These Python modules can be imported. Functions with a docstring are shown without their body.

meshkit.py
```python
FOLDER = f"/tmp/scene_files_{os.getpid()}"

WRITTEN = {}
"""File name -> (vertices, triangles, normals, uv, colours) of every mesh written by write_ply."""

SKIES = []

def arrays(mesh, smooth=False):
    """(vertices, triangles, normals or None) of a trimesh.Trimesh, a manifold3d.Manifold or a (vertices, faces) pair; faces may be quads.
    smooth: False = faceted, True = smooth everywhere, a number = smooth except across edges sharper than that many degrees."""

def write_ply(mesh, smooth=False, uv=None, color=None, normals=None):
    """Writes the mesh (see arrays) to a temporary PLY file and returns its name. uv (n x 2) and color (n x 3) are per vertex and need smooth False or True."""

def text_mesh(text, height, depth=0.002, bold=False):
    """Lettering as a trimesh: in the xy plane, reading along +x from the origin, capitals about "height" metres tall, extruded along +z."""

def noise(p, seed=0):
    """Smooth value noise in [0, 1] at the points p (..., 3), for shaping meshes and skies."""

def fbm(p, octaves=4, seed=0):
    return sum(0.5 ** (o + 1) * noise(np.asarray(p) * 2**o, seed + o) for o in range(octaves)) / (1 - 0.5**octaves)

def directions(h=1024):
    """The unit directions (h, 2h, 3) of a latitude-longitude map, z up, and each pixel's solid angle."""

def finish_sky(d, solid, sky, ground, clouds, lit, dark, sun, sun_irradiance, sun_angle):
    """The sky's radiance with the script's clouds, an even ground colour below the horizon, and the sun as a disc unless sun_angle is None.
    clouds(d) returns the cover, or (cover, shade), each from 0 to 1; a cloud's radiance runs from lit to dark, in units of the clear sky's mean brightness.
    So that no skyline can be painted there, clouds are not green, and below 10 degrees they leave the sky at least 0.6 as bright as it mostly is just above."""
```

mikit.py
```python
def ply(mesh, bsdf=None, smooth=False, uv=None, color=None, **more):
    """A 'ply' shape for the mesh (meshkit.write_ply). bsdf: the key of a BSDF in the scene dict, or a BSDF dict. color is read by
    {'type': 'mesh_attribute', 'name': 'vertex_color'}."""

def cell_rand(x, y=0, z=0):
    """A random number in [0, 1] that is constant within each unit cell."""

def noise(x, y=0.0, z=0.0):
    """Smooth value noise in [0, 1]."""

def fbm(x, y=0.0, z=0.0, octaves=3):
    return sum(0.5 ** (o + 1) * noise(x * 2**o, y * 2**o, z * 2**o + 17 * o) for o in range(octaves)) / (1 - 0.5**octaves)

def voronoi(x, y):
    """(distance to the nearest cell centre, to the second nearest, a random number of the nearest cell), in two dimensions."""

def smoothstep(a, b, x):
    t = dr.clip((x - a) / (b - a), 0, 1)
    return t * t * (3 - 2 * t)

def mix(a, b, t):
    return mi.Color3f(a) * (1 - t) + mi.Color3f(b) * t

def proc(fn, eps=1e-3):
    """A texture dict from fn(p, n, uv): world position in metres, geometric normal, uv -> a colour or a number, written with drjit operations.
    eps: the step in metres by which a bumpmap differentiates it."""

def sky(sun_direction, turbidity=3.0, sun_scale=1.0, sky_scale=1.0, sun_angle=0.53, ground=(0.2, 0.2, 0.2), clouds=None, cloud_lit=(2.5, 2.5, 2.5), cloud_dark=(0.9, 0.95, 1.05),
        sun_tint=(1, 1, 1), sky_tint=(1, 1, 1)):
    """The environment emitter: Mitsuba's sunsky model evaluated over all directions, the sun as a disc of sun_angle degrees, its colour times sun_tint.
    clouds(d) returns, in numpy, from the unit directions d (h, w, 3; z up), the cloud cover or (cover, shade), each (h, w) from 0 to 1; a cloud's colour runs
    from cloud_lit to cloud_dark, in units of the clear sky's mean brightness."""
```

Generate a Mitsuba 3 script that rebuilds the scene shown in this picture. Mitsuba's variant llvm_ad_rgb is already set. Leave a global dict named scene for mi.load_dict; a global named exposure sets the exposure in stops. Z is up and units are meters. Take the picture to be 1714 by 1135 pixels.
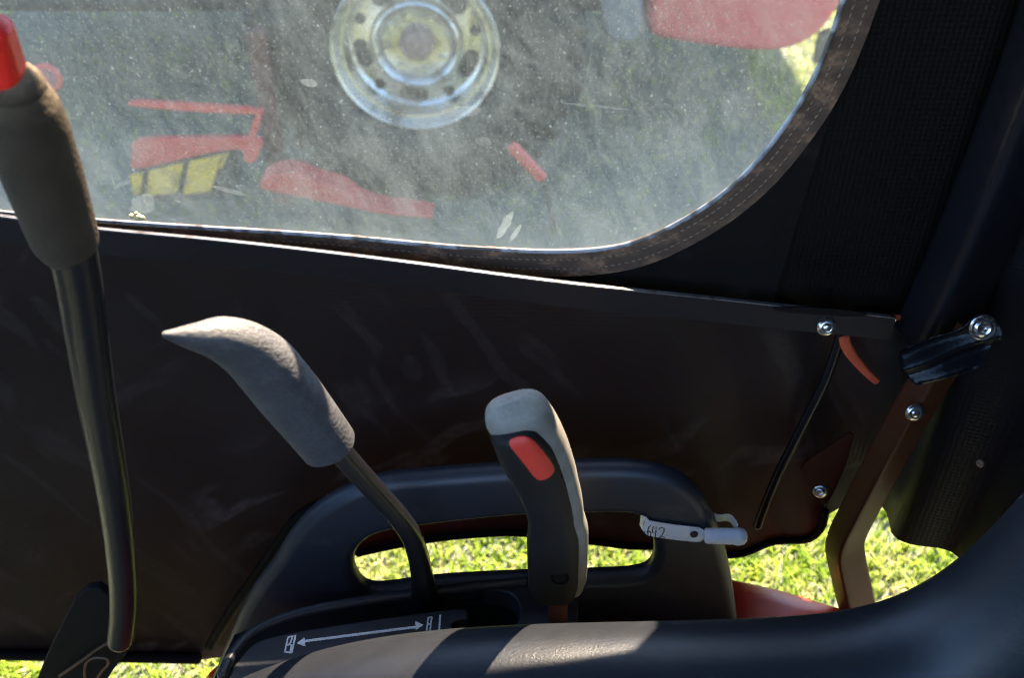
import math, random
import numpy as np, trimesh, shapely, manifold3d, drjit as dr, mitsuba as mi
import mikit, meshkit
from mikit import noise, fbm, smoothstep, mix
from scipy.interpolate import PchipInterpolator
from scipy.spatial import Delaunay
T = mi.ScalarTransform4f
rng = np.random.default_rng(7); random.seed(7)
scene, labels = {}, {}

# ------------------------------------------------------------------ camera, sky, exposure
EYE = np.array([0.0, 0.0, 1.75]); PITCH = math.radians(38.0); FOC = 1743.0 / 1714.0     # focal length in picture widths
FWD = np.array([0, math.cos(PITCH), -math.sin(PITCH)]); UPV = np.array([0, math.sin(PITCH), math.cos(PITCH)])
scene['camera'] = {'type': 'thinlens', 'fov': math.degrees(2 * math.atan(0.5 / FOC)), 'fov_axis': 'x',
                   'to_world': T().look_at(origin=EYE.tolist(), target=(EYE + FWD).tolist(), up=[0, 0, 1]),
                   'aperture_radius': 0.0034, 'focus_distance': 1.12, 'near_clip': 0.02, 'far_clip': 300.0}
SUN = (0.54, 1.0, 1.65)
scene['sky'] = mikit.sky(SUN, turbidity=3)
exposure = 4.5

# ------------------------------------------------------------------ helpers
def ray(u, v):
    """direction from the eye through a point of the 1714 x 1135 survey picture; used to measure real positions on known planes"""
    return FWD + (u - 857) / 1743 * np.array([1.0, 0, 0]) + (567.5 - v) / 1743 * UPV
def at(u, v, y): d = ray(u, v); return EYE + d * ((y - EYE[1]) / d[1])
def atz(u, v, z): d = ray(u, v); return EYE + d * ((z - EYE[2]) / d[2])
def xz(pts, y): return np.array([at(u, v, y)[[0, 2]] for u, v in pts])
def curve(pts, n=60, closed=False):
    p = np.asarray(pts, float)
    if closed: p = np.vstack([p[-3:], p, p[:4]])
    s = np.r_[0, np.cumsum(np.linalg.norm(np.diff(p, axis=0), axis=1))]
    f = PchipInterpolator(s, p)
    if closed: return f(np.linspace(s[3], s[-4], n, endpoint=False))
    return f(np.linspace(0, s[-1], n))
def chaikin(p, k=2, closed=True):
    p = np.asarray(p, float)
    for _ in range(k):
        q = np.roll(p, -1, 0) if closed else p[1:]
        a = p if closed else p[:-1]
        n = np.empty((2 * len(a), p.shape[1])); n[0::2] = .75 * a + .25 * q; n[1::2] = .25 * a + .75 * q
        p = n if closed else np.vstack([p[:1], n, p[-1:]])
    return p
def resample(p, d, closed=True):
    p = np.asarray(p, float)
    if closed: p = np.vstack([p, p[:1]])
    s = np.r_[0, np.cumsum(np.linalg.norm(np.diff(p, axis=0), axis=1))]
    n = max(8, int(s[-1] / d)); q = np.linspace(0, s[-1], n + 1)
    r = np.stack([np.interp(q, s, p[:, k]) for k in range(p.shape[1])], 1)
    return r[:-1] if closed else r
def sweep(path, a, b, ref=(0, 1, 0), p=2.0, seg=28, cap=6, capr=None, twist=0):
    """tube along path: half width a across, half depth b along ref, superellipse exponent p, rounded ends"""
    P = np.asarray(path, float); n = len(P)
    a = np.broadcast_to(np.asarray(a, float), n).copy(); b = np.broadcast_to(np.asarray(b, float), n).copy()
    t = np.gradient(P, axis=0); t /= np.linalg.norm(t, axis=1, keepdims=True)
    if cap:
        r0 = capr if capr is not None else min(a[0], b[0]); r1 = capr if capr is not None else min(a[-1], b[-1])
        k = np.sin(np.linspace(0, math.pi / 2, cap + 1)); c = 1 - np.cos(np.linspace(0, math.pi / 2, cap + 1))
        def shr(h, r, s): return np.maximum(h - r + r * s, 1e-4)
        s0 = np.sqrt(np.maximum(0, 1 - (1 - k[:-1]) ** 2)); 
        pre = np.array([P[0] - t[0] * r0 * (1 - x) for x in k[:-1]]); post = np.array([P[-1] + t[-1] * r1 * (1 - x) for x in k[:-1]])[::-1]
        a = np.r_[shr(a[0], r0, s0), a, shr(a[-1], r1, s0)[::-1]]; b = np.r_[shr(b[0], r0, s0), b, shr(b[-1], r1, s0)[::-1]]
        P = np.vstack([pre, P, post]); t = np.vstack([np.repeat(t[:1], cap, 0), t, np.repeat(t[-1:], cap, 0)]); n = len(P)
    ref = np.broadcast_to(np.asarray(ref, float), (n, 3)); n1 = ref - (ref * t).sum(1, keepdims=True) * t
    n1 /= np.linalg.norm(n1, axis=1, keepdims=True); n2 = np.cross(t, n1)
    ang = np.arange(seg) * 2 * math.pi / seg + twist
    c, s = np.cos(ang), np.sin(ang); cx = np.sign(c) * np.abs(c) ** (2 / p); sx = np.sign(s) * np.abs(s) ** (2 / p)
    V = P[:, None] + a[:, None, None] * cx[None, :, None] * n2[:, None] + b[:, None, None] * sx[None, :, None] * n1[:, None]
    i, j = np.meshgrid(np.arange(n - 1), np.arange(seg), indexing='ij'); j1 = (j + 1) % seg
    q = np.stack([i * seg + j, i * seg + j1, (i + 1) * seg + j1, (i + 1) * seg + j], -1).reshape(-1, 4)
    f = np.vstack([q[:, [0, 2, 1]], q[:, [0, 3, 2]]]); V = V.reshape(-1, 3)
    ends = []
    for base, flip in ((0, 0), ((n - 1) * seg, 1)):
        ci = len(V); V = np.vstack([V, V[base:base + seg].mean(0)]); k = np.arange(seg); k1 = (k + 1) % seg
        ends.append(np.stack([base + k, base + k1, k * 0 + ci], 1)[:, ::-1 if flip else 1])
    m = trimesh.Trimesh(V, np.vstack([f, *ends]), process=False); m.fix_normals(); return m
def tri(outer, holes=()):
    poly = shapely.Polygon(outer, [h for h in holes])
    v, f = trimesh.creation.triangulate_polygon(poly, engine='earcut'); return np.asarray(v), np.asarray(f)
def ccw(r):
    r = np.asarray(r, float); x, z = r.T
    return r if (x * np.roll(z, -1) - np.roll(x, -1) * z).sum() > 0 else r[::-1]
def inset(r, d):
    t = np.roll(r, -1, 0) - np.roll(r, 1, 0); t /= np.linalg.norm(t, axis=1, keepdims=True) + 1e-12
    return r + d * np.stack([-t[:, 1], t[:, 0]], 1)
def plate(outer, y0, y1, r=0.002, holes=(), m=4, plane='xz', rb=None):
    """solid sheet between y0 (front) and y1 (back), outline in x-z, edges rounded by r (back rb)"""
    rings = [ccw(outer)] + [ccw(h)[::-1] for h in holes]; V, F, at0 = [], [], 0
    rb = r if rb is None else rb
    layers = [(r * (1 - math.sin(k)), y0 + r * (1 - math.cos(k))) for k in np.linspace(0, math.pi / 2, m + 1)] + \
             [(rb * (1 - math.sin(k)), y1 - rb * (1 - math.cos(k))) for k in np.linspace(math.pi / 2, 0, m + 1)]
    front, back = [], []
    for R in rings:
        n = len(R); L = []
        for d, y in layers:
            q = inset(R, d); L.append(np.stack([q[:, 0], np.full(n, y), q[:, 1]], 1))
        front.append(L[0][:, [0, 2]]); back.append(L[-1][:, [0, 2]])
        V.append(np.vstack(L)); i, j = np.meshgrid(np.arange(len(layers) - 1), np.arange(n), indexing='ij'); j1 = (j + 1) % n
        q = at0 + np.stack([i * n + j, i * n + j1, (i + 1) * n + j1, (i + 1) * n + j], -1).reshape(-1, 4)
        F += [q[:, [0, 1, 2]], q[:, [0, 2, 3]]]; at0 += len(layers) * n
    for side, y, flip in ((front, layers[0][1], False), (back, layers[-1][1], True)):
        v, f = tri(side[0], side[1:]); V.append(np.stack([v[:, 0], np.full(len(v), y), v[:, 1]], 1))
        F.append(at0 + (f[:, ::-1] if flip else f)); at0 += len(v)
    V = np.vstack(V); F = np.vstack(F)
    me = trimesh.Trimesh(V, F, process=False); me.merge_vertices(); me.fix_normals()
    return me
def slab(outer, z0, z1, r=0.002, holes=(), m=4):
    """as plate, lying: outline in x-y, top at z1"""
    me = plate(outer, -z1, -z0, r, holes, m); v = me.vertices.copy(); me.vertices = np.stack([v[:, 0], v[:, 2], -v[:, 1]], 1); me.fix_normals(); return me
def sheet(outer, y, th, fn, d=0.02, holes=()):
    """cloth or film of thickness th: outline in x-z, evenly triangulated so that fn(vertices) can drape it"""
    rings = [resample(ccw(outer), d)] + [resample(ccw(h)[::-1], d) for h in holes]
    poly = shapely.Polygon(rings[0], rings[1:]).buffer(0); lo, hi = rings[0].min(0), rings[0].max(0)
    gx, gz = np.meshgrid(np.arange(lo[0], hi[0], d), np.arange(lo[1], hi[1], d)); g = np.stack([gx.ravel(), gz.ravel()], 1); g[:, 0] += d / 2 * (np.round(g[:, 1] / d) % 2)
    inner = poly.buffer(-.6 * d); shapely.prepare(inner); g = g[shapely.contains_xy(inner, g[:, 0], g[:, 1])]
    p = np.vstack(rings + [g]); f = Delaunay(p).simplices; c = p[f].mean(1); shapely.prepare(poly); f = f[shapely.contains_xy(poly, c[:, 0], c[:, 1])]
    a = p[f]; cr = np.cross(a[:, 1] - a[:, 0], a[:, 2] - a[:, 0]); f[cr < 0] = f[cr < 0][:, ::-1]
    n = len(p); front = fn(np.stack([p[:, 0], np.full(n, y), p[:, 1]], 1))
    if not th: return trimesh.Trimesh(front, f, process=False)
    e = np.sort(f[:, [0, 1, 1, 2, 2, 0]].reshape(-1, 2), 1); u, cnt = np.unique(e, axis=0, return_counts=True); e = u[cnt == 1]
    side = np.vstack([np.stack([e[:, 0], e[:, 1], e[:, 1] + n], 1), np.stack([e[:, 0], e[:, 1] + n, e[:, 0] + n], 1)])
    return trimesh.Trimesh(np.vstack([front, front + [0, th, 0]]), np.vstack([f, f[:, ::-1] + n, side]), process=False)
def cat(*ms): return trimesh.util.concatenate([m for m in ms])
def man(m): return manifold3d.Manifold(manifold3d.Mesh(np.asarray(m.vertices, np.float32), np.asarray(m.faces, np.uint32)))
def unman(m): q = m.to_mesh(); return trimesh.Trimesh(q.vert_properties[:, :3], q.tri_verts, process=False)
def box(lo, hi, r=0.003):
    lo, hi = np.array(lo, float), np.array(hi, float)
    return plate(resample_box(lo[0], hi[0], lo[2], hi[2], r), lo[1], hi[1], r)
def resample_box(x0, x1, z0, z1, r):
    a = np.linspace(0, math.pi / 2, 4); out = []
    for cx, cz, o in ((x1 - r, z1 - r, 0), (x0 + r, z1 - r, 1), (x0 + r, z0 + r, 2), (x1 - r, z0 + r, 3)):
        out += [(cx + r * math.cos(o * math.pi / 2 + k), cz + r * math.sin(o * math.pi / 2 + k)) for k in a]
    return np.array(out)
def revolve(profile, seg=64):
    p = np.asarray(profile, float).copy(); p[p[:, 0] < .0002, 0] = 0.0
    m = trimesh.creation.revolve(p, sections=seg); m.merge_vertices(); m.update_faces(m.nondegenerate_faces()); m.fix_normals(); return m
def place(m, x=(1, 0, 0), y=None, z=(0, 0, 1), o=(0, 0, 0)):
    z = np.asarray(z, float) / np.linalg.norm(z); x = np.asarray(x, float); x = x - z * (x @ z); x /= np.linalg.norm(x)
    m = m.copy(); M = np.eye(4); M[:3, :3] = np.stack([x, np.cross(z, x), z], 1); M[:3, 3] = o; m.apply_transform(M); return m
used = {}
def key_for(name, parent=None):
    k = f'{parent}__{name}' if parent else name
    n = used.get(k, -1) + 1; used[k] = n
    return k if n == 0 else f'{k}_{n:03d}'
def thing(name, label, cat_, group=None, kind=None):
    k = key_for(name); labels[k] = {'label': label, 'category': cat_}
    if group: labels[k]['group'] = group
    return k
def part(parent, name, mesh, bsdf, smooth=35, label=None, kind=None, uv=None, color=None):
    k = key_for(name, parent); scene[k] = mikit.ply(mesh, bsdf, smooth=smooth, uv=uv, color=color)
    e = {}
    if label: e['label'] = label
    if kind: e['kind'] = kind
    if e: labels[k] = e
    return k
def struct(name, mesh, bsdf, label, smooth=False, kind='structure'):
    k = key_for(name); scene[k] = mikit.ply(mesh, bsdf, smooth=smooth); labels[k] = {'label': label, 'kind': kind, 'category': name.replace('_', ' ')}; return k

# ------------------------------------------------------------------ materials
def rgb(*c): return {'type': 'rgb', 'value': list(c)}
def pr(base, rough=0.5, bump=None, scale=1.0, eps=5e-4, **k):
    k.setdefault('specular', .5)
    b = {'type': 'principled', 'base_color': mikit.proc(base) if callable(base) else rgb(*base), 'roughness': mikit.proc(rough) if callable(rough) else rough, **k}
    if bump: b = {'type': 'bumpmap', 'tex': mikit.proc(bump, eps), 'scale': scale, 'bsdf': b}
    return {'type': 'twosided', 'bsdf': b}
def grain(p, n, uv): return fbm(p.x * 900, p.y * 900, p.z * 900, 2)
def leather(p, n, uv): return fbm(p.x * 800, p.y * 800, p.z * 800, 2)
def weave(p, n, uv):
    a = 2 * math.pi / 0.0056
    return dr.sin(p.x * a) * 0.5 + dr.sin(p.z * a) * 0.5
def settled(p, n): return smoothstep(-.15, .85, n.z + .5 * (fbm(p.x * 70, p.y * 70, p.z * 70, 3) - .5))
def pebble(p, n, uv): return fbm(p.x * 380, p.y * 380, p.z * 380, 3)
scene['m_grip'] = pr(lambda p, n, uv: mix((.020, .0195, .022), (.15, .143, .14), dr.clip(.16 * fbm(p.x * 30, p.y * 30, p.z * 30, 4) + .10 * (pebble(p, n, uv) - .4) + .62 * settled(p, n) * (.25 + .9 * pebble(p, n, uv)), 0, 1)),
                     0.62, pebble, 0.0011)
scene['m_grip_dusty'] = pr(lambda p, n, uv: mix((.026, .019, .013), (.21, .16, .105), dr.clip(.10 * fbm(p.x * 30, p.y * 30, p.z * 30, 3) + .8 * settled(p, n) * (.5 + .5 * noise(p.x * 300, p.y * 300, p.z * 300)), 0, 1)),
                     0.85, pebble, 0.0012, specular=.2)
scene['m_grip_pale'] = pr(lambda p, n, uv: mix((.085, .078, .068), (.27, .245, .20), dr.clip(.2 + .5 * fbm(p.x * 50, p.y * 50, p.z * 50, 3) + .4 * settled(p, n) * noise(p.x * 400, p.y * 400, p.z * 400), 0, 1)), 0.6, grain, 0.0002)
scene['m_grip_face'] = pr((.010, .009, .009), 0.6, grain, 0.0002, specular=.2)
scene['m_rod'] = pr((.007, .007, .008), 0.33)
scene['m_red'] = pr((.62, .02, .012), 0.35)
scene['m_red_decal'] = pr((.60, .035, .02), 0.55)
scene['m_console'] = pr(lambda p, n, uv: mix((.016, .018, .024), (.075, .072, .07), .35 * smoothstep(.62, .8, fbm(p.x * 22, p.y * 22, p.z * 22, 4)) * noise(p.x * 500, p.y * 500, p.z * 500)), 0.45, leather, 0.0003)
scene['m_console_smooth'] = pr((.024, .026, .032), 0.42, grain, 0.0001)
scene['m_black'] = pr((.004, .004, .004), 0.6, specular=.2)
def seat_col(p, n, uv):
    d, _, w = mikit.voronoi(p.x * 70 + p.y * 20, p.y * 60 + p.z * 40)
    c = mix((.0155, .0165, .0195), (.026, .0265, .029), smoothstep(.45, .8, fbm(p.x * 14, p.y * 14, p.z * 14, 4)))
    return mix(c, (.30, .27, .20), .6 * (w > .992) * (1 - smoothstep(.04, .09, d)))
scene['m_seat'] = pr(seat_col, 0.38, leather, 0.00022, specular=.33)
def panel_dust(p):
    a, b = .86 * p.x + .5 * p.z, -.5 * p.x + .86 * p.z; w = .03 * (fbm(p.x * 14, p.z * 14, 5.0, 2) - .5)
    s = smoothstep(.58, .72, fbm(a * 7 + 3, (b + w) * 30, 3.0, 3)) * smoothstep(.45, .65, fbm(p.x * 4, p.z * 4, 12.0, 2))
    s2 = smoothstep(.66, .76, fbm((b + w) * 9, (a - w) * 42, 9.0, 2)) * .22
    return dr.clip((.85 * s + s2) * (.35 + .65 * noise(p.x * 160, p.z * 160, 1.0)) + .22 * fbm(p.x * 9, p.z * 9, 2.0, 3), 0, 1)
def fabric_col(p, n, uv): return mix((.0052, .0043, .0044), (.065, .055, .050), .8 * panel_dust(p))
scene['m_fabric'] = {'type': 'blendbsdf', 'weight': mikit.proc(lambda p, n, uv: .0055 + .012 * (dr.sin(p.x * 1122) * dr.sin(p.z * 1122) > 0.0) + 0 * p.x),
                     'a': pr(fabric_col, 0.5, weave, 0.00022, specular=.12), 'b': {'type': 'principledthin', 'base_color': rgb(.72, .32, .11), 'roughness': .9, 'diff_trans': 1.9, 'spec_trans': 0.0}}
scene['m_border'] = pr(lambda p, n, uv: mix((.0062, .0048, .0044), (.04, .032, .029), .35 * smoothstep(.62, .8, fbm(p.x * 16, p.y * 16, p.z * 16, 4))), 0.7, weave, 0.0001, specular=.1)
scene['m_border_weave'] = pr((.0048, .0038, .0034), 0.6, weave, 0.0003, specular=.08)
scene['m_binding'] = pr(lambda p, n, uv: mix((.024, .015, .010), (.27, .145, .08), dr.clip(.18 + .75 * smoothstep(.42, .78, fbm(p.x * 46, p.y * 40, p.z * 60, 4)) * noise(p.x * 300, p.y * 300, p.z * 300) * 1.4, 0, 1)), 0.7, grain, 0.0006)
scene['m_thread'] = pr((.20, .14, .09), 0.8)
scene['m_welt'] = pr(lambda p, n, uv: mix((.30, .31, .33), (.08, .07, .06), smoothstep(.4, .7, fbm(p.x * 60, p.z * 60, 1.0, 3))), 0.35)
scene['m_alu'] = pr(lambda p, n, uv: mix((.17, .165, .16), (.09, .07, .06), smoothstep(.55, .8, fbm(p.x * 60, 0.0, p.z * 60, 3))), 0.38, metallic=0.6)
scene['m_rail'] = pr((.012, .009, .010), 0.5, specular=.2)
scene['m_chrome'] = pr(lambda p, n, uv: mix((.66, .63, .61), (.20, .13, .10), smoothstep(.5, .75, fbm(p.x * 260, p.y * 260, p.z * 260, 3))), 0.22, metallic=.95)
scene['m_tab'] = pr((.006, .006, .008), 0.28, lambda p, n, uv: fbm(p.x * 60, p.y * 60, p.z * 60, 3), 0.0008, specular=.22)
scene['m_post'] = pr(lambda p, n, uv: mix((.06, .012, .005), (.05, .02, .011), fbm(p.x * 20, p.y * 20, p.z * 20, 3)), 0.45, specular=.15)
scene['m_flap'] = pr((.03, .005, .004), 0.6, specular=.1)
scene['m_curtain'] = pr((.004, .004, .007), 0.5, weave, 0.0002, specular=.12)
scene['m_orange'] = pr((.42, .055, .016), 0.7, lambda p, n, uv: dr.sin(p.z * 2500) * .5, 0.0004)
scene['m_redpaint'] = pr((.50, .018, .006), 0.4, specular=.3)
scene['m_white'] = pr((.72, .72, .74), 0.4)
scene['m_print'] = pr((.74, .75, .76), 0.5)
scene['m_ink'] = pr((.01, .01, .012), 0.5)
scene['m_wire'] = pr((.16, .10, .07), 0.45, metallic=.6)
scene['m_tyre'] = pr(lambda p, n, uv: mix((.007, .007, .007), (.03, .028, .026), .5 * fbm(p.x * 14, p.y * 14, p.z * 14, 3)), 0.75)
scene['m_rim'] = pr(lambda p, n, uv: mix((.56, .545, .47), (.24, .21, .16), smoothstep(.45, .75, fbm(p.x * 22, p.y * 22, p.z * 22, 4))), 0.36, metallic=0.8)
scene['m_hub'] = pr((.16, .10, .09), 0.5)
scene['m_maroon'] = pr((.46, .075, .08), 0.35)
scene['m_maroon_dark'] = pr((.06, .014, .016), 0.5)
scene['m_darksteel'] = pr((.02, .02, .021), 0.6)
scene['m_yellow'] = pr(lambda p, n, uv: mix((.55, .36, .03), (.30, .20, .04), smoothstep(.45, .7, fbm(p.x * 30, p.y * 30, p.z * 30, 3))), 0.6)
scene['m_redshade'] = pr((.46, .055, .045), 0.5)
scene['m_greyplastic'] = pr((.13, .145, .16), 0.5)
scene['m_crumb'] = pr((.55, .42, .22), 0.8)
def grass_col(p, n, uv):
    r = noise(p.x * 60, p.y * 60, 3.0); q = fbm(p.x * 5, p.y * 5, 1.0, 3); w = noise(p.x * 140, p.y * 140, 8.0)
    c = mix((.19, .31, .035), (.46, .53, .08), r)
    c = mix(c, (.62, .54, .28), .7 * smoothstep(.66, .82, noise(p.x * 45 + 9, p.y * 45, 5.0)) + .35 * smoothstep(.55, .8, q))
    return mix(c, (.06, .13, .02), .7 * smoothstep(.6, .8, w))
scene['m_grass'] = {'type': 'principledthin', 'base_color': mikit.proc(grass_col), 'roughness': 0.5, 'diff_trans': 0.9, 'spec_trans': 0.0}
scene['m_soil'] = pr(lambda p, n, uv: mix((.075, .088, .058), (.13, .135, .095), fbm(p.x * 30, p.y * 30, 2.0, 4)), 0.9)
# dirty clear vinyl: the clear sheet, with dust grains lying on it wherever the cover says so
MARKS = [(845, 378, 8, 26, -28, .8), (862, 392, 5, 18, -30, .8), (775, 186, 36, 9, 4, .45), (240, 340, 26, 16, 25, .55), (505, 298, 34, 12, 12, .3), (755, 335, 12, 9, 30, .35),
         (487, 262, 6, 18, 10, .35), (810, 237, 14, 7, -10, .4), (385, 320, 30, 4, -18, .5), (205, 308, 18, 4, 25, .45), (518, 138, 14, 6, -15, .55), (595, 255, 12, 18, 8, .25),
         (1000, 178, 60, 2.5, -6, .35), (930, 205, 30, 10, 8, .18), (1040, 45, 60, 36, 10, .22), (190, 305, 2, 14, 5, .5), (555, 205, 8, 30, 35, .15), (1150, 300, 1.6, 40, 25, .35), (1180, 320, 1.2, 30, -10, .3), (300, 120, 1.2, 60, 62, .3), (420, 90, 1.0, 50, -50, .3), (900, 60, 1.2, 45, 20, .3), (960, 130, 1.0, 30, 5, .35), (985, 115, 1.2, 24, -8, .35), (640, 300, 1.0, 45, 70, .3), (330, 260, 1.0, 70, 80, .25), (1085, 250, 1.0, 40, 68, .3), (935, 385, 3, 12, 20, .5), (745, 330, 16, 3, 35, .4), (660, 385, 26, 3, -3, .3)]
YD = 0.95
MK = [(*at(u, v, YD)[[0, 2]], a * .00066, b * .00080, math.radians(r), s) for u, v, a, b, r, s in MARKS]
ZB = at(700, 405, YD)[2]
def dirt(p, n, uv):
    x, z = p.x, p.z
    wx = x + .02 * (fbm(x * 22, z * 22, 1.0, 2) - .5); wz = z + .02 * (fbm(x * 22, z * 22, 8.0, 2) - .5)
    streak = fbm(wx * 34 + wz * 14, wz * 20, 2.0, 4); cloud = fbm(wx * 7, wz * 9, 6.0, 3); fine = fbm(x * 380 + z * 60, z * 240, 4.0, 2)
    d1, _, w1 = mikit.voronoi(wx * 150, wz * 120); d2, _, w2 = mikit.voronoi(x * 330 + 5, z * 250)
    st2 = fbm(wx * 95 + wz * 40, wz * 48 - wx * 12, 5.0, 3)
    c = .20 + .10 * smoothstep(.40, .68, streak) * (.35 + .65 * smoothstep(.3, .65, cloud)) + .15 * (st2 - .5) * (.4 + smoothstep(.3, .7, fbm(x * 4, z * 4, 21.0, 2))) + .04 * smoothstep(.3, .7, cloud) + .13 * dr.exp(-dr.maximum(z - ZB, 0) / .07)
    c += .12 * (fine - .5) + .30 * (w1 > .93) * (1 - smoothstep(.05, .05 + .25 * w2, d1)) + .14 * (w2 > .80) * (1 - smoothstep(.12, .42, d2))
    edge = .25 * (noise(x * 160, z * 160, 7.0) - .5)
    for mx, mz, a, b, r, s in MK:
        dx, dz = x - mx, z - mz; q = dr.square((dx * math.cos(r) + dz * math.sin(r)) / a) + dr.square((-dx * math.sin(r) + dz * math.cos(r)) / b)
        c = dr.maximum(c, s * (1 - smoothstep(.55, 1.1, q + edge * 2)) * (.7 + .5 * fine))
    return dr.clip(c, .02, .95)
scene['m_vinyl'] = {'type': 'mask', 'opacity': mikit.proc(dirt),
                    'bsdf': {'type': 'blendbsdf', 'weight': 0.97, 'a': {'type': 'thindielectric', 'int_ior': 1.5},
                             'b': {'type': 'principledthin', 'base_color': rgb(.205, .240, .238), 'roughness': 0.8, 'diff_trans': 1.0, 'spec_trans': 0.0}}}

# ------------------------------------------------------------------ ground and grass
def ground():
    n = 60; x = np.linspace(-150, 150, 2); g = []
    return trimesh.Trimesh([[-150, -150, 0], [150, -150, 0], [150, 150, 0], [-150, 150, 0]], [[0, 1, 2], [0, 2, 3]], process=False)
struct('ground', ground(), 'm_soil', 'bare soil under the grass')
def blades(n, x0, x1, y0, y1, h, w, seed):
    r = np.random.default_rng(seed); x = r.uniform(x0, x1, n); y = r.uniform(y0, y1, n)
    ok = meshkit.noise(np.stack([x * 9, y * 9, x * 0], 1), 3) + .5 * r.random(n) > .42; x, y = x[ok], y[ok]; n = len(x)
    H = h * r.uniform(.45, 1.3, n); W = w * r.uniform(.6, 1.4, n); a = r.uniform(0, 2 * math.pi, n); lean = r.uniform(.15, 1.0, n) * H; f = a + math.pi / 2 + r.normal(0, .5, n)
    sx, sy = np.cos(a) * W / 2, np.sin(a) * W / 2; lx, ly = np.cos(f) * lean, np.sin(f) * lean; V = []
    for k, (s, q) in enumerate(((1, 0), (.9, .38), (.62, .72))):
        cx, cy, cz = x + lx * q ** 2, y + ly * q ** 2, H * q * (1 - .25 * q)
        V += [np.stack([cx - sx * s, cy - sy * s, cz], 1), np.stack([cx + sx * s, cy + sy * s, cz], 1)]
    V.append(np.stack([x + lx, y + ly, H * .78], 1)); V = np.stack(V, 1)
    F = np.array([[0, 1, 3], [0, 3, 2], [2, 3, 5], [2, 5, 4], [4, 5, 6]])
    return V.reshape(-1, 3), (F[None] + 7 * np.arange(n)[:, None, None]).reshape(-1, 3)
def grass():
    sets = [blades(46000, -1.2, 1.4, .95, 2.2, .042, .0062, 1), blades(5200, -2.2, 2.6, 2.2, 4.4, .026, .006, 2), blades(7000, .95, 2.4, 3.3, 5.2, .05, .007, 5), blades(7000, -4, 5, 4.6, 9, .06, .012, 3), blades(6000, -3, 3, -4, .9, .05, .009, 4)]
    V, F, o = [], [], 0
    for v, f in sets: V.append(v); F.append(f + o); o += len(v)
    return np.vstack(V), np.vstack(F)
struct('grass', grass(), 'm_grass', 'short sunlit lawn grass outside the cab', True, 'stuff')

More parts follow.
